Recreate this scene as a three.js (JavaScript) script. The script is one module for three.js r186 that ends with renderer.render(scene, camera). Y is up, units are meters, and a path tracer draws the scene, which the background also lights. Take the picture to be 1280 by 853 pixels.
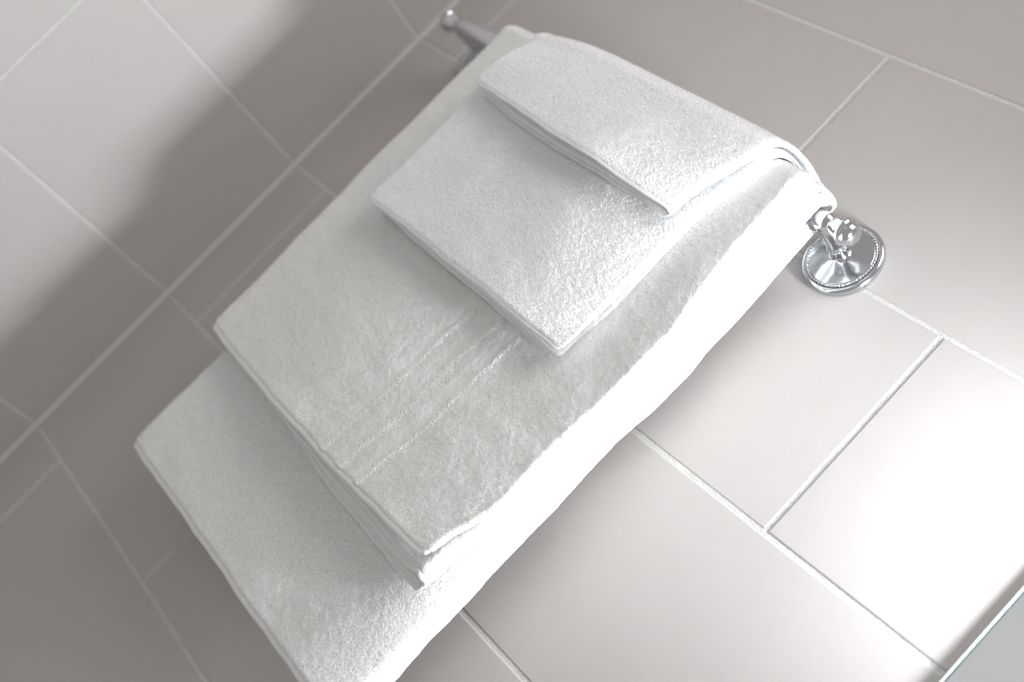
import * as THREE from 'three';
import { ImprovedNoise } from 'three/addons/math/ImprovedNoise.js';
import { RectAreaLightUniformsLib } from 'three/addons/lights/RectAreaLightUniformsLib.js';
import * as BGU from 'three/addons/utils/BufferGeometryUtils.js';

// ------------------------------------------------------------------ camera, light, exposure
const scene = new THREE.Scene();
const camera = new THREE.PerspectiveCamera(28.26, 1024 / 682, 0.05, 30);
camera.position.set(1.2733, 0.2808, 0.8668);
camera.rotation.set(0.0944, 0.7695, 0.7614, 'YXZ');
camera.focus = 1.04;
camera.userData.fStop = 3.3;
const renderer = new THREE.WebGLRenderer({ antialias: true });
renderer.toneMapping = THREE.LinearToneMapping;
renderer.toneMappingExposure = 1.04;
renderer.shadowMap.enabled = true;
renderer.shadowMap.type = THREE.PCFSoftShadowMap;
RectAreaLightUniformsLib.init();
scene.background = new THREE.Color().setRGB(0.412, 0.408, 0.404);      // the pale room around, out of the frame

const LAMP = new THREE.Vector3(1.17, 0.55, 0.11);
const lamp = new THREE.SpotLight(0xffffff, 2.9, 0, 0.8, 1, 2);      // small bright lamp beside the mirror, grazing the wall
lamp.color.setRGB(0.9, 0.955, 1);
lamp.position.copy(LAMP); lamp.target.position.set(0, 0.31, 0.13);
lamp.castShadow = true; lamp.shadow.radius = 2.4; lamp.shadow.mapSize.set(2048, 2048);
lamp.shadow.camera.near = 0.05; lamp.shadow.camera.far = 3;
scene.add(lamp, lamp.target);
const CEIL = { x: 1.15, y: 1.75, z: 0.8, w: 0.9, h: 0.9 };
const ceil = new THREE.RectAreaLight(0xffffff, 4.7, CEIL.w, CEIL.h);
ceil.color.setRGB(1, 0.995, 0.99);
ceil.position.set(CEIL.x, CEIL.y, CEIL.z); ceil.lookAt(CEIL.x - 0.5, 0.3, 0);
scene.add(ceil);

const WIN = { x: 0.15, y: 0.8, z: 1.95, w: 0.9, h: 1.0 };               // pale window across the room, which the mirror shows
const win = new THREE.RectAreaLight(0xffffff, 0.15, WIN.w, WIN.h);
win.position.set(WIN.x, WIN.y, WIN.z); win.lookAt(0.6, 0.45, 0);
scene.add(win);

// ------------------------------------------------------------------ helpers
const noise = new ImprovedNoise();
const N = (x, y, z = 0) => noise.noise(x + 37.3, y + 11.7, z + 5.1);
let seed = 7;
const rnd = () => { seed = (seed + 0x6d2b79f5) | 0; let t = Math.imul(seed ^ (seed >>> 15), 1 | seed); t = (t + Math.imul(t ^ (t >>> 7), 61 | t)) ^ t; return ((t ^ (t >>> 14)) >>> 0) / 4294967296; };
const clamp = THREE.MathUtils.clamp, lerp = THREE.MathUtils.lerp;
const sstep = (a, b, x) => { const t = clamp((x - a) / (b - a), 0, 1); return t * t * (3 - 2 * t); };
const used = {};
function numbered(name) { const n = used[name] = (used[name] ?? -1) + 1; return n ? `${name}_${String(n).padStart(3, '0')}` : name; }
function tag(o, label, category, group, kind) { o.userData.label = label; if (category) o.userData.category = category; if (group) o.userData.group = group; if (kind) o.userData.kind = kind; return o; }
function thing(name, label, category, group, kind) { const o = new THREE.Group(); o.name = numbered(name); tag(o, label, category, group, kind); scene.add(o); return o; }
function part(name, geo, mat, parent, label) {
  const m = new THREE.Mesh(geo, mat); m.name = numbered(name); m.castShadow = m.receiveShadow = true;
  if (label) m.userData.label = label;
  parent.add(m); return m;
}
// tileable value noise, smooth, period cells
function tileNoise(size, cells, salt) {
  const g = new Float32Array(cells * cells); let s = seed; seed = salt; for (let i = 0; i < g.length; i++) g[i] = rnd(); seed = s;
  const out = new Float32Array(size * size);
  for (let y = 0; y < size; y++) for (let x = 0; x < size; x++) {
    const u = x / size * cells, v = y / size * cells, i = Math.floor(u), j = Math.floor(v), f = u - i, h = v - j;
    const a = f * f * (3 - 2 * f), b = h * h * (3 - 2 * h), at = (p, q) => g[(q % cells) * cells + (p % cells)];
    out[y * size + x] = lerp(lerp(at(i, j), at(i + 1, j), a), lerp(at(i, j + 1), at(i + 1, j + 1), a), b);
  }
  return out;
}
function texture(size, f, srgb, metres) {
  const d = new Uint8Array(size * size * 4);
  for (let i = 0; i < size * size; i++) { const c = f(i); for (let k = 0; k < 3; k++) d[4 * i + k] = clamp(Math.round(255 * (c.length ? c[k] : c)), 0, 255); d[4 * i + 3] = 255; }
  const t = new THREE.DataTexture(d, size, size, THREE.RGBAFormat);
  t.wrapS = t.wrapT = THREE.RepeatWrapping; t.magFilter = THREE.LinearFilter; t.minFilter = THREE.LinearMipmapLinearFilter; t.generateMipmaps = true;
  if (srgb) t.colorSpace = THREE.SRGBColorSpace;
  t.repeat.set(1 / metres, 1 / metres); t.needsUpdate = true; return t;
}
const toS = (c) => (c <= 0.0031308 ? 12.92 * c : 1.055 * Math.pow(c, 1 / 2.4) - 0.055);

// ------------------------------------------------------------------ materials
const glazeFine = tileNoise(512, 128, 3), glazeMid = tileNoise(512, 24, 4), glazeWide = tileNoise(512, 6, 5);
const tileMat = new THREE.MeshPhysicalMaterial({
  color: 0xffffff, roughness: 0.5, ior: 1.5, specularIntensity: 0.6,
  map: texture(512, (i) => { const k = 1 + 0.02 * (glazeWide[i] - 0.5) + 0.014 * (glazeFine[i] - 0.5); return [toS(0.458 * k), toS(0.427 * k), toS(0.414 * k)]; }, true, 0.31),
  bumpMap: texture(512, (i) => 0.5 * glazeWide[i] + 0.4 * glazeMid[i] + 0.1 * glazeFine[i], false, 0.42), bumpScale: 0.00025,
});
const tileNoiseG = tileNoise(256, 64, 8), tileNoiseH = tileNoise(256, 9, 9);
const groutMat = new THREE.MeshStandardMaterial({
  color: 0xffffff, roughness: 0.92,
  map: texture(256, (i) => { const a = tileNoiseG[i], b = tileNoiseH[i], k = 1 + 0.16 * (a - 0.5) + 0.12 * (b - 0.5); return [toS(0.545 * k), toS(0.535 * k), toS(0.515 * k)]; }, true, 0.07),
  bumpMap: texture(256, (i) => tileNoiseG[i], false, 0.05), bumpScale: 0.0004,
});

const loopA = tileNoise(512, 96, 21), loopB = tileNoise(512, 48, 22), loopC = tileNoise(512, 170, 23);
const terryBump = (m) => texture(512, (i) => 0.45 * loopA[i] + 0.3 * loopB[i] + 0.25 * loopC[i], false, m);
const clothMap = (r, g, b) => texture(512, (i) => { const k = 1 + 0.05 * (loopB[i] - 0.5) + 0.05 * (loopC[i] - 0.5); return [toS(r * k), toS(g * k), toS(b * k)]; }, true, 0.13);
const bathMat = new THREE.MeshPhysicalMaterial({ map: clothMap(0.82, 0.82, 0.805), roughness: 0.95, specularIntensity: 0.0, bumpMap: terryBump(0.1), bumpScale: 0.0004, sheen: 0.1, sheenRoughness: 0.6, sheenColor: new THREE.Color(1, 1, 1) });
const faceMat = new THREE.MeshPhysicalMaterial({ map: clothMap(0.91, 0.91, 0.913), roughness: 0.95, specularIntensity: 0.0, bumpMap: terryBump(0.13), bumpScale: 0.0006, sheen: 0.1, sheenRoughness: 0.6, sheenColor: new THREE.Color(1, 1, 1) });
const bathPile = new THREE.MeshPhysicalMaterial({ color: new THREE.Color().setRGB(0.86, 0.86, 0.845), roughness: 1, specularIntensity: 0, transmission: 0.35, thickness: 0 });
const facePile = new THREE.MeshPhysicalMaterial({ color: new THREE.Color().setRGB(0.93, 0.93, 0.937), roughness: 1, specularIntensity: 0, transmission: 0.35, thickness: 0 });
const hemMat = new THREE.MeshPhysicalMaterial({ map: clothMap(0.81, 0.81, 0.795), roughness: 0.8, bumpMap: terryBump(0.05), bumpScale: 0.0003 });
const bandMat = new THREE.MeshPhysicalMaterial({ map: clothMap(0.84, 0.84, 0.82), roughness: 0.7, specularIntensity: 0.4, bumpMap: terryBump(0.1), bumpScale: 0.0012, sheen: 0.3, sheenRoughness: 0.4, sheenColor: new THREE.Color(1, 1, 1) });
const chrome = new THREE.MeshStandardMaterial({ color: new THREE.Color().setRGB(0.6, 0.61, 0.63), metalness: 1, roughness: 0.13 });

// ------------------------------------------------------------------ tiled walls
const H = 0.2, L = 0.4523, A = 0.0755, GAP = 0.0029, TH = 0.009;
function tileGeometry(w, h, u0, v0) {       // pillow-edged tile, its face at z = 0, its lower left corner at the origin
  const r = 0.0016, pos = [], uv = [], idx = [], rings = [];
  const steps = [[0.0, -TH], [0.0, -r], [r * 0.3, -r * 0.29], [r, 0]];
  for (const [inset, z] of steps) {
    const ring = [];
    const c = [[inset, inset], [w - inset, inset], [w - inset, h - inset], [inset, h - inset]];
    for (const [x, y] of c) { ring.push(pos.length / 3); pos.push(x, y, z); uv.push(x + u0, y + v0); }
    rings.push(ring);
  }
  for (let k = 0; k < 3; k++) for (let i = 0; i < 4; i++) { const j = (i + 1) % 4, a = rings[k][i], b = rings[k][j], c = rings[k + 1][j], d = rings[k + 1][i]; idx.push(a, b, c, a, c, d); }
  const t = rings[3]; idx.push(t[0], t[1], t[2], t[0], t[2], t[3]);
  let g = new THREE.BufferGeometry();
  g.setAttribute('position', new THREE.Float32BufferAttribute(pos, 3)); g.setAttribute('uv', new THREE.Float32BufferAttribute(uv, 2)); g.setIndex(idx);
  g = BGU.toCreasedNormals(g, 0.2);
  return g;
}
function uvBox(w, h, d) { const g = new THREE.BoxGeometry(w, h, d); const p = g.attributes.position, n = g.attributes.normal, u = g.attributes.uv; for (let i = 0; i < p.count; i++) { const ax = Math.abs(n.getX(i)) > 0.5, ay = Math.abs(n.getY(i)) > 0.5; u.setXY(i, ax ? p.getZ(i) : p.getX(i), ay ? p.getZ(i) : p.getY(i)); } return g; }
const variants = [0, 1, 2].map((k) => (w) => tileGeometry(w, H - GAP, 0.13 * k + 0.31, 0.21 * k));
const geoCache = {};
function tileOf(w, k) { const key = w.toFixed(4) + k; return geoCache[key] ??= variants[k](w); }
const backWall = thing('back_wall', 'greige tiled wall with pale joints that the towel bar is fixed to', 'wall', null, 'structure');
{
  const X1 = 1.5, Y0 = -0.6, Y1 = 1.2;
  const g = uvBox(X1 + 0.12, Y1 - Y0, 0.1); g.translate((X1 + 0.12) / 2 - 0.12, (Y0 + Y1) / 2, -0.05 - 0.0007);
  part('grout', g, groutMat, backWall);
  for (let row = -3; row < 6; row++) {
    const odd = ((row % 2) + 2) % 2 === 1;                 // rows whose lower edge is an odd multiple start with the short piece
    const joints = [0]; for (let x = odd ? A : A + 1.5 * L - L; x < X1; x += L) joints.push(x); joints.push(X1);
    for (let i = 0; i + 1 < joints.length; i++) {
      const a = joints[i] + (i ? GAP / 2 : GAP * 0.8), b = joints[i + 1] - GAP / 2;
      if (b - a < 0.01) continue;
      const m = part('tile', tileOf(b - a, Math.floor(rnd() * 3)), tileMat, backWall);
      m.position.set(a, row * H + GAP / 2, 0.0003 * (rnd() - 0.5)); m.rotation.set(0.0006 * (rnd() - 0.5), 0.0006 * (rnd() - 0.5), 0);
    }
  }
}
const sideWall = thing('side_wall', 'greige tiled wall on the left that meets the towel wall in the corner', 'wall', null, 'structure');
{
  const Z1 = 1.0, Y0 = -0.6, Y1 = 1.2;
  const g = uvBox(0.1, Y1 - Y0, Z1); g.translate(-0.05 - 0.0007, (Y0 + Y1) / 2, Z1 / 2);
  part('grout', g, groutMat, sideWall);
  for (let row = -3; row < 6; row++) {
    const joints = [0]; for (let z = 0.3017; z < Z1; z += L) joints.push(z); joints.push(Z1);
    for (let i = 0; i + 1 < joints.length; i++) {
      const a = joints[i] + (i ? GAP / 2 : GAP * 0.8), b = joints[i + 1] - GAP / 2;
      const m = part('tile', tileOf(b - a, Math.floor(rnd() * 3)), tileMat, sideWall);
      m.position.set(0.0003 * (rnd() - 0.5), row * H + GAP / 2, b); m.rotation.y = Math.PI / 2;
    }
  }
}

{                                                      // rounded bead of white sealant down the corner
  const pts = [[0, 0], [0.0040, 0]]; for (let i = 1; i < 8; i++) { const a = i / 8 * Math.PI / 2, c = 0.0040; pts.push([c - c * Math.sin(a) * 0.8, c - c * Math.cos(a) * 0.8]); } pts.push([0, 0.0040]);
  const sh = new THREE.Shape(pts.map(([x, y]) => new THREE.Vector2(x, y)));
  const g = new THREE.ExtrudeGeometry(sh, { depth: 1.8, bevelEnabled: false, steps: 1 }); g.rotateX(Math.PI / 2); g.translate(0.0004, 1.2, 0.0004);
  part('sealant', g, new THREE.MeshStandardMaterial({ color: new THREE.Color().setRGB(0.53, 0.522, 0.5), roughness: 0.7 }), sideWall);
}

// ------------------------------------------------------------------ towel bar
const BY = 0.613, BZ = 0.055, PL = 0.122, PR = 0.641;
const lathe = (pts, seg = 40) => new THREE.LatheGeometry(pts.map(([r, y]) => new THREE.Vector2(r, y)), seg);
function curve(pts, n) { return new THREE.SplineCurve(pts.map(([r, y]) => new THREE.Vector2(r, y))).getPoints(n).map((p) => [Math.max(p.x, 0), p.y]); }
const bar = thing('towel_bar', 'polished chrome towel bar on two round wall flanges', 'towel bar');
bar.position.set(0, BY, 0);
{
  const rod = new THREE.CylinderGeometry(0.0112, 0.0112, PR - PL - 0.012, 40); rod.rotateZ(Math.PI / 2); rod.translate((PL + PR) / 2, 0, BZ);
  part('rod', rod, chrome, bar);
  const flangeG = lathe([...curve([[0.0065, 0.0135], [0.0085, 0.0108], [0.014, 0.0092], [0.021, 0.0082], [0.0272, 0.0072]], 24), ...curve([[0.0276, 0.0062], [0.029, 0.0055], [0.0308, 0.0062], [0.0328, 0.0058], [0.0342, 0.0038], [0.0343, 0.0012], [0.034, 0.0004]], 24)].reverse(), 64);
  flangeG.rotateX(Math.PI / 2);
  const bead = new THREE.SphereGeometry(0.00135, 10, 8), beads = [];
  for (let i = 0; i < 62; i++) { const a = i / 62 * Math.PI * 2, b = bead.clone(); b.translate(Math.cos(a) * 0.0285, Math.sin(a) * 0.0285, 0.0068); beads.push(b); }
  const beadG = BGU.mergeGeometries(beads);
  const postG = lathe(curve([[0.0064, 0.0128], [0.0058, 0.016], [0.0064, 0.019], [0.0072, 0.0205], [0.0064, 0.022], [0.006, 0.026], [0.0068, 0.034], [0.008, 0.044], [0.0086, 0.052]], 44).reverse(), 36); postG.rotateX(Math.PI / 2);
  const collar = []; for (let i = 0; i < 20; i++) { const a = i / 20 * Math.PI * 2, b = bead.clone(); b.scale(0.85, 0.85, 0.85); b.translate(Math.cos(a) * 0.0074, Math.sin(a) * 0.0074, 0.0205); collar.push(b); }
  const collarG = BGU.mergeGeometries(collar);
  // knuckle at the end of the post, with the turned finial standing out beyond it along the bar
  const finialG = lathe([...curve([[0.0001, 0.0362], [0.005, 0.0356], [0.0092, 0.0338], [0.0115, 0.0308], [0.0119, 0.0285]], 18), ...curve([[0.0122, 0.0268], [0.0138, 0.0254], [0.0138, 0.0232], [0.012, 0.022]], 10), ...curve([[0.0112, 0.0205], [0.0098, 0.016], [0.0078, 0.011], [0.0068, 0.0088]], 14), ...curve([[0.0078, 0.0082], [0.0098, 0.0045], [0.0106, -0.001], [0.0098, -0.006], [0.0084, -0.0092]], 20)].reverse(), 44);
  for (const [x, s] of [[PL, -1], [PR, 1]]) {
    const f = part('flange', flangeG, chrome, bar); f.position.x = x;
    const br = part('beaded_rim', beadG, chrome, f); br.userData.kind = 'stuff';
    const p = part('post', postG, chrome, bar); p.position.x = x;
    const bc = part('beaded_collar', collarG, chrome, p); bc.userData.kind = 'stuff';
    const k = part('finial', finialG, chrome, bar); k.position.set(x, 0, BZ); k.rotation.z = -s * Math.PI / 2; k.scale.set(0.83, 0.94, 0.83);
  }
}

// ------------------------------------------------------------------ towels: a folded strip of cloth (its section in x and depth) swept over the bar
const KR = 0.62, KY = 0.28;
const wave = (x, y) => 0.0034 * N(x * 7, y * 6, 1.7) + 0.0010 * N(x * 19, y * 15, 4.2) + 0.0006 * N(x * 30, y * 48, 9.4);
function section(o) {            // centre line of the folded strip, [u, d], from the front ply backwards
  const { plies, h, x0, x1, rightFirst, fine, coarse } = o, pts = [];
  const w = x1 - x0;
  plies.forEach((d, k) => {
    const fromRight = (k % 2 === 0) === rightFirst, next = plies[k + 1], r = next !== undefined ? (d - next) / 2 : 0, prev = plies[k - 1], rp = prev !== undefined ? (prev - d) / 2 : 0;
    let a = fromRight ? w : 0, b = fromRight ? 0 : w;
    if (prev !== undefined) a += fromRight ? -rp - h / 2 : rp + h / 2;
    if (next !== undefined) b += fromRight ? r + h / 2 : -r - h / 2;
    const step = k === 0 ? fine : coarse, n = Math.max(4, Math.round(Math.abs(b - a) / step));
    for (let i = 0; i <= n; i++) pts.push([lerp(a, b, i / n), d, k]);
    if (next !== undefined) for (let i = 1; i < 12; i++) { const t = i / 12 * Math.PI, s = fromRight ? -1 : 1; pts.push([b + s * Math.sin(t) * (r + h / 2 * 0.98), lerp(d, next, 0.5) + Math.cos(t) * r, k + i / 12]); }
  });
  return pts;
}
const tuftG = (() => {                          // one short twisted loop of pile, about 1.5 mm
  const c = new THREE.CatmullRomCurve3([[-0.3, -0.35, 0], [-0.36, 0.5, 0.06], [-0.1, 1.0, 0.1], [0.22, 0.95, -0.05], [0.4, 0.35, -0.1]].map((p) => new THREE.Vector3(p[0] * 0.0011, p[1] * 0.0012, p[2] * 0.0012)));
  return new THREE.TubeGeometry(c, 5, 0.00028, 4, false);
})();
function towel(o) {
  const { h, xL, xR, plies, yb, front, amp, grain } = o, yrOf = typeof o.yr === 'function' ? o.yr : () => o.yr, yr = yrOf(0.5), w = xR - xL, x0 = xL;
  const line = section({ ...o, x0: 0, x1: w }), n = line.length, dF = plies[0], dB = plies[plies.length - 1];
  const nrm = line.map((p, i) => { const a = line[Math.max(0, i - 1)], b = line[Math.min(n - 1, i + 1)], dx = b[0] - a[0], dy = b[1] - a[1], l = Math.hypot(dx, dy) || 1; return [dy / l, -dx / l]; });
  // left side, end cap, right side back, start cap
  const loop = [];
  const s0 = nrm[2][1] > 0 ? 1 : -1;                        // +1: side "left" faces the room on the front ply
  for (let i = 0; i < n; i++) loop.push([i, s0]);
  const dirE = (i, j) => { const dx = line[i][0] - line[j][0], dy = line[i][1] - line[j][1], l = Math.hypot(dx, dy); return [dx / l, dy / l]; };
  const capN = 5, eEnd = dirE(n - 1, n - 2), eStart = dirE(0, 1);
  const P = (e, th) => { const [i, s] = e; return [line[i][0] + nrm[i][0] * s * th / 2, line[i][1] + nrm[i][1] * s * th / 2, line[i][2]]; };
  const outline = (th) => {
    const r = loop.map((e) => P(e, th));
    for (let k = 1; k < capN; k++) { const t = k / capN * Math.PI, c = Math.cos(t) * s0, q = Math.sin(t); r.push([line[n - 1][0] + (nrm[n - 1][0] * c + eEnd[0] * q) * th / 2, line[n - 1][1] + (nrm[n - 1][1] * c + eEnd[1] * q) * th / 2, line[n - 1][2]]); }
    for (let i = n - 1; i >= 0; i--) r.push(P([i, -s0], th));
    for (let k = 1; k < capN; k++) { const t = k / capN * Math.PI, c = -Math.cos(t) * s0, q = Math.sin(t); r.push([line[0][0] + (nrm[0][0] * c + eStart[0] * q) * th / 2, line[0][1] + (nrm[0][1] * c + eStart[1] * q) * th / 2, line[0][2]]); }
    return r;
  };
  // place a point of the section on the sweep: f runs 0 at the front hem, 1 at the height of the bar, 2 behind it, 3 at the rear hem
  const place = (u, d, k, f) => {
    const ux = clamp(u / w, 0, 1), back = (dF - d) / Math.max(1e-6, dF - dB);
    let dd = d + (o.lean ?? 0) * sstep(1.5, 0.25, f) * (1 - (o.fill ?? 0) * clamp(back, 0, 1)) + (o.bow ? o.bow(ux, u + x0, f) * (o.bowAll ? 1 : lerp(1, 0.45, clamp(back, 0, 1))) : 0), x = x0 + u, y, z;
    const cr = o.corner ?? 0.005, eL = clamp(1 - u / cr, 0, 1), eR = clamp(1 - (w - u) / cr, 0, 1);
    const yB = yb(ux, clamp(k / (plies.length - 1), 0, 1)) + 0.0030 * N(x0 * 9 + u * 11, 3.3, k * 0.7) + 0.0012 * N(x0 * 9 + u * 34, 6.1, k * 1.3) + cr * 0.6 * (eL * eL + eR * eR);
    if (f <= 1) {
      y = lerp(yB, BY, f);
      dd -= (o.puff ?? 0) * clamp(back, 0, 1.2) * sstep(1.0, 0.85, f);
      if (o.splay) dd += o.splay(ux, clamp(k / (plies.length - 1), 0, 1), (BY - y), f);
      z = BZ + dd + wave(x, y) * front * sstep(1.0, 0.82, f);
    } else if (f <= 2) { const t = (f - 1) * Math.PI; y = BY + Math.sin(t) * (0.0102 + (dd - 0.0102) * (o.ky ?? KY)); z = BZ + Math.cos(t) * dd * (t > Math.PI / 2 ? KR : 1); }
    else { y = lerp(BY, yrOf(ux), f - 2); z = BZ - dd * KR - 0.004 * (o.puff ? 1 - clamp(back, 0, 1) : 1) * sstep(0.03, 0.15, BY - y); }
    y += 0.0018 * N(x * 9, f * 2, 8) * sstep(0.7, 1.4, f) * sstep(2.3, 1.6, f);
    if (o.edge) x += o.edge(ux, y, f, back);
    return [x, y, z];
  };
  const hemLen = o.hem ?? 0.0045, frontLen = BY - yb(0.5, 0), fH = hemLen / frontLen;
  const levels = [];
  const push = (f, t) => levels.push([f, t]);
  const half = h / 2;
  for (let k = 0; k <= 6; k++) { const q = k / 6; push(half * (1 - Math.cos(q * Math.PI / 2)) / frontLen, lerp(0.12, 1, Math.sin(q * Math.PI / 2))); }
  const hemRows = 4; for (let k = 1; k <= hemRows; k++) push(lerp(half / frontLen, fH, k / hemRows), 1);
  const hemAt = levels.length - 1;
  const nf = Math.round(frontLen / o.fineY); for (let k = 1; k <= nf; k++) push(lerp(fH, 1, k / nf), 1);
  const na = Math.round(Math.PI * dF / o.fineY / 1.2); for (let k = 1; k <= na; k++) push(1 + k / na, 1);
  const nb = Math.round((BY - yr) / 0.006); for (let k = 1; k <= nb; k++) push(2 + k / nb, 1);
  for (let k = 1; k <= 5; k++) { const q = k / 5; push(3 + half * Math.sin(q * Math.PI / 2) / (BY - yr), lerp(0.12, 1, Math.cos(q * Math.PI / 2))); }
  const M = outline(1).length;
  // base positions of everything
  const base = levels.map(([f, t]) => { const ol = outline(h * t * (f <= fH ? (o.hemThin ?? 0.62) : 1)); return ol.map(([u, d, k]) => place(u, d, k, f)); });
  const arc = [0]; { const ol = outline(h); for (let i = 1; i <= M; i++) arc.push(arc[i - 1] + Math.hypot(ol[i % M][0] - ol[i - 1][0], ol[i % M][1] - ol[i - 1][1])); }
  const along = [0]; for (let j = 1; j < levels.length; j++) along.push(along[j - 1] + Math.hypot(base[j][10][1] - base[j - 1][10][1], base[j][10][2] - base[j - 1][10][2]));
  function mesh(j0, j1, caps, hasPile) {
    const cols = M + 1, rows = j1 - j0 + 1, pos = new Float32Array(rows * cols * 3), uv = new Float32Array(rows * cols * 2), idx = [];
    for (let j = 0; j < rows; j++) for (let i = 0; i < cols; i++) { const p = base[j + j0][i % M], a = (j * cols + i); pos.set(p, a * 3); uv[2 * a] = arc[i] + 0.37 * dF * 100; uv[2 * a + 1] = along[j + j0]; }
    for (let j = 0; j + 1 < rows; j++) for (let i = 0; i + 1 < cols; i++) { const a = j * cols + i, b = a + 1, c = a + cols, d = c + 1; if (s0 > 0) idx.push(a, b, d, a, d, c); else idx.push(a, d, b, a, c, d); }
    const cap = (j, flip) => { for (let i = 0; i + 1 < n; i++) { const R = (q) => j * cols + n + capN - 1 + (n - 1 - q), a = j * cols + i, b = a + 1, c = R(i + 1), d = R(i); if (flip) idx.push(a, d, c, a, c, b); else idx.push(a, b, c, a, c, d); } };
    if (caps[0]) cap(0, s0 > 0); if (caps[1]) cap(rows - 1, s0 < 0);
    const g = new THREE.BufferGeometry();
    g.setAttribute('position', new THREE.BufferAttribute(pos, 3)); g.setAttribute('uv', new THREE.BufferAttribute(uv, 2)); g.setIndex(idx);
    g.computeVertexNormals();
    const nn = g.attributes.normal;
    for (let j = 0; j < rows; j++) {                                                  // weld the seam
      const a = j * cols, b = a + M, v = new THREE.Vector3(nn.getX(a) + nn.getX(b), nn.getY(a) + nn.getY(b), nn.getZ(a) + nn.getZ(b)).normalize();
      nn.setXYZ(a, v.x, v.y, v.z); nn.setXYZ(b, v.x, v.y, v.z);
    }
    if (hasPile) {
      for (let j = 0; j < rows; j++) {
        const f = levels[j + j0][0], fade = sstep(fH, fH + 0.012 / frontLen, f);
        for (let i = 0; i < cols; i++) {
          const a = j * cols + i, x = pos[3 * a], y = pos[3 * a + 1], z = pos[3 * a + 2];
          const q = N(x * grain, y * grain, z * grain) * 0.55 + N(x * grain * 2.1 + 9, y * grain * 2.1, z * grain * 2.1) * 0.35 + 0.3 * N(x * grain * 0.3, y * grain * 0.3, z * grain * 0.3);
          let e = amp * q * fade;
          if (o.groove) e += o.groove(x, y, f) * (nn.getZ(a) > 0.4 ? 1 : 0);
          pos[3 * a] += nn.getX(a) * e; pos[3 * a + 1] += nn.getY(a) * e; pos[3 * a + 2] += nn.getZ(a) * e;
        }
      }
      g.computeVertexNormals();
      const n2 = g.attributes.normal;
      for (let j = 0; j < rows; j++) { const a = j * cols, b = a + M, v = new THREE.Vector3(n2.getX(a) + n2.getX(b), n2.getY(a) + n2.getY(b), n2.getZ(a) + n2.getZ(b)).normalize(); n2.setXYZ(a, v.x, v.y, v.z); n2.setXYZ(b, v.x, v.y, v.z); }
    }
    return g;
  }
  const g = thing(o.name, o.label, o.category);
  const body = part('terry_cloth', mesh(hemAt, levels.length - 1, [false, true], true), o.mat, g);
  {
    const P0 = body.geometry.attributes.position, N0 = body.geometry.attributes.normal, cols = M + 1, spots = [];
    const v = [0, 1, 2, 3].map(() => new THREE.Vector3()), nn = new THREE.Vector3();
    const outer = (i) => (i < n - 1 ? line[i][2] < 1 || (line[i][2] % 1 > 0) : i > M - capN - 1);
    for (let j = 0; j + 1 < levels.length - hemAt; j++) {
      const f = levels[j + hemAt][0]; if (f > 1.7 || f < fH * 0.9) continue;
      for (let i = 0; i < M; i++) {
        if (!outer(i)) continue;
        const a = j * cols + i; [a, a + 1, a + cols, a + cols + 1].forEach((q, k) => v[k].fromBufferAttribute(P0, q));
        if (o.pileTop && v[0].y > o.pileTop) continue;
        let raised = 0; if (f < 1 && i < n) for (const [xa, xb] of o.stripes ?? []) if (v[0].x > xa && v[0].x < xb) raised = Math.sin(Math.PI * (v[0].x - xa) / (xb - xa));
        const area = v[1].clone().sub(v[0]).cross(v[2].clone().sub(v[0])).length();
        let want = area * o.pile + rnd(); nn.fromBufferAttribute(N0, a);
        for (; want >= 1; want--) { const s = rnd(), t = rnd(); spots.push([v[0].clone().lerp(v[1], s).lerp(v[2].clone().lerp(v[3], s), t).addScaledVector(nn, 0.0009 * raised), nn.clone()]); }
      }
    }
    const im = new THREE.InstancedMesh(tuftG, o.pileMat ?? o.mat, spots.length), mx = new THREE.Matrix4(), qt = new THREE.Quaternion(), up = new THREE.Vector3(0, 1, 0), sc = new THREE.Vector3(), tw = new THREE.Quaternion();
    spots.forEach(([p, d], i) => {
      d.x += (rnd() - 0.5) * 1.3; d.y += (rnd() - 0.65) * 1.3; d.z += (rnd() - 0.5) * 1.3; d.normalize();
      qt.setFromUnitVectors(up, d); tw.setFromAxisAngle(up, rnd() * 6.28); qt.multiply(tw);
      const s = o.tuft * (0.7 + 0.6 * rnd()); sc.set(s, s * (0.8 + 0.5 * rnd()), s);
      im.setMatrixAt(i, mx.compose(p, qt, sc));
    });
    im.name = numbered('terry_loops'); im.userData.kind = 'stuff'; im.castShadow = im.receiveShadow = true; g.add(im);
  }
  part('hem', mesh(0, hemAt, [true, false], false), hemMat, g);
  // raised stripes woven into the front
  for (const [xa, xb] of o.stripes ?? []) {
    const nx = 10, ny = Math.round(frontLen / 0.0025), pos = [], uv = [], idx = [];
    for (let j = 0; j <= ny; j++) {
      const f = lerp(fH * 1.25, 0.97, j / ny);
      for (let i = 0; i <= nx; i++) {
        const q = i / nx, side = Math.sin(q * Math.PI), u = lerp(xa, xb, q) - x0 + 0.0007 * N(j * 0.09, xa * 90, 3);
        const up = -0.001 + 0.0014 * side;
        const p = place(u, dF + h / 2 + up, 0, f), e = 0.0003 * N(p[0] * 500, p[1] * 500, 2) + 0.0004 * N(p[0] * 120, p[1] * 60, 7);
        pos.push(p[0], p[1], p[2] + e * side); uv.push(p[0], p[1]);
      }
    }
    for (let j = 0; j < ny; j++) for (let i = 0; i < nx; i++) { const a = j * (nx + 1) + i, b = a + 1, c = a + nx + 1, d = c + 1; idx.push(a, b, d, a, d, c); }
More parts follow.
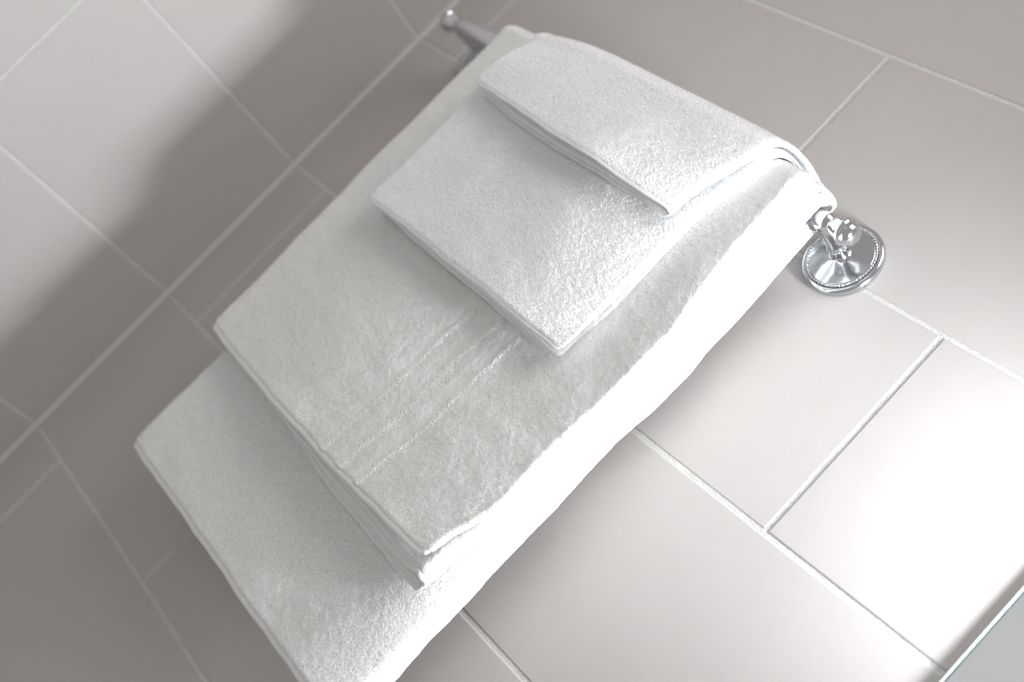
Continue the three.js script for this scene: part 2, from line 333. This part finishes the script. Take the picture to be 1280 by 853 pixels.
    const sg = new THREE.BufferGeometry(); sg.setAttribute('position', new THREE.Float32BufferAttribute(pos, 3)); sg.setAttribute('uv', new THREE.Float32BufferAttribute(uv, 2)); sg.setIndex(idx); sg.computeVertexNormals();
    part('woven_stripe', sg, bandMat, g);
  }
  return g;
}
const grooves = (list, depth) => (x, y, f) => { let e = 0; if (f > 1) return 0; for (const [c, hw] of list) e -= depth * Math.exp(-Math.pow((x - c) / hw, 2)); return e * sstep(0.02, 0.06, f); };

// bath towel, lowest on the bar
towel({
  name: 'bath_towel', puff: 0.0105, bow: (u, x, f) => -0.010 * Math.pow(clamp((x - 0.575) / 0.062, 0, 1.05), 2.5) * sstep(0.9, 0.3, f), label: 'largest white bath towel, lowest and rearmost on the chrome bar', category: 'bath towel', mat: bathMat, pileMat: bathPile,
  h: 0.0084, xL: 0.25, xR: 0.634, plies: [0.0238, 0.0144], rightFirst: true, fine: 0.0022, coarse: 0.005, fineY: 0.0024,
  yb: (u, b) => 0.088 - 0.006 * u - 0.004 * b, yr: (u) => 0.17 - 0.09 * u, front: 1, amp: 0.0006, pile: 8.5e5, tuft: 0.68, pileTop: 0.3, grain: 220,
  edge: (u, y, f, b) => u * (0.0035 * N(y * 14, 3, b * 0.7) + 0.0012 * N(y * 50, 8, b)) - u * 0.012 * sstep(1.2, 2.2, f) - (f > 1.5 ? u * 0.012 * sstep(0.35, 0.12, y) : 0) + u * u * 0.002 * sstep(0.42, 0.56, y) * sstep(1.9, 1.2, f) + (1 - u) * 0.0042 * N(y * 11, 2, 6),
});
// second bath towel, folded in three
towel({
  name: 'bath_towel', label: 'middle white bath towel folded in three plies with woven stripes on its front', category: 'bath towel', mat: bathMat, pileMat: bathPile,
  h: 0.0062, xL: 0.236, xR: 0.628, plies: [0.0446, 0.0383, 0.0320], rightFirst: true, fine: 0.0019, coarse: 0.005, fineY: 0.0021,
  yb: (u, b) => 0.2155 - 0.004 * Math.sin(u * 3) - 0.022 * b * sstep(0.0, 1, u), yr: 0.3, front: 1, amp: 0.0006, pile: 8.5e5, tuft: 0.68, grain: 230,
  splay: (u, b, drop, f) => (1 - b) * (1 - b) * 0.016 * sstep(0, 0.5, u) * Math.pow(1 - f, 2.6),
  edge: (u, y, f, b) => u * (0.0032 * N(y * 16, 9, 1.2 + b * 0.7) + 0.0014 * N(y * 46, 1, b)) + u * u * (f > 1 ? 0.002 : 0.002 + 0.013 * sstep(0.215, 0.29, y) * sstep(0.56, 0.45, y)) * sstep(1.6, 0.0, b) - u * 0.012 * sstep(1.2, 2.2, f) + u * u * 0.010 * sstep(0.25, 0.45, b) * sstep(0.44, 0.56, y) * sstep(1.9, 1.4, f) - (f > 1.5 ? u * 0.016 * sstep(0.44, 0.30, y) : 0) + (1 - u) * 0.0042 * N(y * 12, 5, 2),
  stripes: [[0.466, 0.483], [0.492, 0.514], [0.524, 0.538]], groove: grooves([[0.4875, 0.005], [0.519, 0.005], [0.544, 0.005], [0.461, 0.005]], 0.0004),
});
// hand towel
const pillow = (hgt, c, wd) => (u, x, f) => -hgt * Math.pow(clamp((x - c) / wd, 0, 1.1), 2.2);
towel({
  name: 'hand_towel', lean: 0.0105, fill: 1.0, ky: 0.29, label: 'small white terry hand towel under the top cloth, its open corner over the striped towel', category: 'hand towel', mat: faceMat, pileMat: facePile,
  h: 0.0048, xL: 0.303, xR: 0.589, plies: [0.0592, 0.0530], rightFirst: true, fine: 0.0017, coarse: 0.004, fineY: 0.0018,
  yb: (u, b) => 0.398 - 0.004 * u - 0.004 * b * u, yr: 0.565, front: 1, amp: 0.0005, pile: 8.0e5, tuft: 0.82, grain: 360, hem: 0.003, corner: 0.003,
  bow: (u, x, f) => -0.0155 * Math.pow(clamp((x - 0.44) / 0.149, 0, 1.05), 2.2) * sstep(1.6, 0.4, f),
  splay: (u, b, drop, f) => (1 - b) * 0.010 * u * u * Math.pow(1 - f, 2) + 0.002 * Math.pow(1 - f, 3),
  edge: (u, y, f, b) => u * (0.0028 * N(y * 15, 19, 1.2) - 0.010 * b * sstep(0.46, 0.4, y) + 0.010 * sstep(0.54, 0.63, y)) + (1 - u) * 0.0042 * N(y * 12, 25, 2),
});
towel({
  name: 'face_cloth', lean: 0.0125, fill: 0.25, ky: 0.36, label: 'topmost white terry face cloth with a thick folded edge, draped over the bar', category: 'face cloth', mat: faceMat, pileMat: facePile,
  h: 0.0040, xL: 0.318, xR: 0.593, plies: [0.0695, 0.0638], rightFirst: false, fine: 0.0017, coarse: 0.004, fineY: 0.0018,
  yb: (u, b) => 0.538 - 0.006 * u - 0.004 * b - 0.004 * Math.sin(Math.PI * u), yr: 0.575, front: 0.8, amp: 0.0005, pile: 8.0e5, tuft: 0.82, grain: 360, hem: 0.003, corner: 0.003,
  bow: (u, x, f) => -0.0135 * Math.pow(clamp((x - 0.45) / 0.143, 0, 1.05), 2.2) * sstep(1.9, 0.2, f) - 0.011 * Math.pow(clamp(1 - u / 0.26, 0, 1), 2) * sstep(0.4, 1.3, f),
  splay: (u, b, drop, f) => (1 - b) * 0.0095 * Math.sin(Math.PI * clamp(u * 0.9 + 0.1, 0, 1)) * Math.pow(1 - f, 1.5),
  edge: (u, y, f, b) => u * (0.0028 * N(y * 15, 29, 1.2) - 0.009 + 0.022 * sstep(0.54, 0.63, y)) + (1 - u) * 0.0042 * N(y * 12, 35, 2),
});

// ------------------------------------------------------------------ mirror at the right
{
  const m = thing('wall_mirror', 'frameless mirror with a bright polished glass edge in the lower right corner', 'mirror');
  const X = 0.9245, X1 = 1.45, Y0 = -0.1, Y1 = 0.95;
  const backing = new THREE.BoxGeometry(X1 - X - 0.004, Y1 - Y0 - 0.004, 0.0032); backing.translate((X + X1) / 2 + 0.001, (Y0 + Y1) / 2, 0.0022);
  part('backing_plate', backing, new THREE.MeshStandardMaterial({ color: 0x2a2c2d, roughness: 0.7 }), m);
  const face = new THREE.BoxGeometry(X1 - X - 0.003, Y1 - Y0 - 0.003, 0.0014); face.translate((X + X1) / 2 + 0.0015, (Y0 + Y1) / 2, 0.0050);
  part('mirror_glass', face, new THREE.MeshStandardMaterial({ color: new THREE.Color().setRGB(0.9, 0.895, 0.895), metalness: 1, roughness: 0.06 }), m);
  const s = new THREE.Shape(); s.moveTo(0, 0); s.lineTo(0.0012, 0); s.lineTo(0.0012, 0.0049); s.lineTo(0.0007, 0.0049); s.lineTo(0, 0.0041); s.closePath();
  const edge = new THREE.ExtrudeGeometry(s, { depth: Y1 - Y0, bevelEnabled: false }); edge.rotateX(-Math.PI / 2); edge.scale(1, 1, -1);
  const ep = edge.attributes.position; for (let i = 0; i < ep.count; i++) ep.setXYZ(i, X + ep.getX(i), Y0 + ep.getY(i), 0.0009 + ep.getZ(i));
  { const ix = edge.index; if (ix) for (let i = 0; i < ix.count; i += 3) { const a = ix.getX(i); ix.setX(i, ix.getX(i + 1)); ix.setX(i + 1, a); } }
  edge.computeVertexNormals();
  part('polished_edge', edge, new THREE.MeshPhysicalMaterial({ color: new THREE.Color().setRGB(0.72, 0.9, 0.92), roughness: 0.25, specularIntensity: 1 }), m);
}

// ------------------------------------------------------------------ the lamps, out of the frame, whose light the photograph shows
{
  const w = thing('wall_lamp', 'small white globe lamp beside the mirror, out of the frame', 'lamp');
  const bulb = new THREE.SphereGeometry(0.036, 32, 20); bulb.translate(LAMP.x, LAMP.y, LAMP.z);
  part('bulb', bulb, new THREE.MeshStandardMaterial({ color: 0xffffff, emissive: 0xffffff, emissiveIntensity: 6, roughness: 0.5 }), w);
  const plate = lathe([[0.0001, 0.016], [0.02, 0.015], [0.026, 0.011], [0.028, 0.004], [0.028, 0.001]].reverse(), 32); plate.rotateX(Math.PI / 2); plate.translate(LAMP.x, LAMP.y, 0.006);
  part('lamp_base', plate, chrome, w);
  const neck = new THREE.CylinderGeometry(0.009, 0.011, 0.05, 24); neck.rotateX(Math.PI / 2); neck.translate(LAMP.x, LAMP.y, 0.045);
  part('lamp_neck', neck, chrome, w);
  const c = thing('ceiling_light', 'square white ceiling light panel above the towels, out of the frame', 'ceiling light');
  const pan = new THREE.BoxGeometry(CEIL.w, CEIL.h, 0.03); pan.translate(0, 0, 0.02);
  const pm = part('light_panel', pan, new THREE.MeshStandardMaterial({ color: 0xffffff, emissive: 0xffffff, emissiveIntensity: 0.6 }), c);
  const q = new THREE.Object3D(); q.position.copy(ceil.position); q.lookAt(CEIL.x - 0.5, 0.3, 0); q.rotateY(Math.PI);
  c.position.copy(q.position);
  pm.quaternion.copy(q.quaternion); pm.rotateY(Math.PI); pm.translateZ(-0.04);
}
{
  const w = thing('bathroom_window', 'pale frosted window across the room, seen only in the mirror', 'window');
  const pane = new THREE.BoxGeometry(WIN.w, WIN.h, 0.01), fr = [];
  const m = part('window_pane', pane, new THREE.MeshStandardMaterial({ color: 0xd0d5d8, emissive: 0xffffff, emissiveIntensity: 0.08, roughness: 0.6 }), w); m.position.z = -0.02;
  for (const sx of [-1, 1]) { const b = new THREE.BoxGeometry(0.05, WIN.h + 0.1, 0.05); b.translate(sx * (WIN.w / 2 + 0.026), 0, -0.02); fr.push(b); const c = new THREE.BoxGeometry(WIN.w, 0.05, 0.05); c.translate(0, sx * (WIN.h / 2 + 0.026), -0.02); fr.push(c); }
  part('window_frame', BGU.mergeGeometries(fr), new THREE.MeshStandardMaterial({ color: 0xe8e8e6, roughness: 0.5 }), w);
  w.position.copy(win.position); w.lookAt(0.6, 0.45, 0);
}
renderer.render(scene, camera);
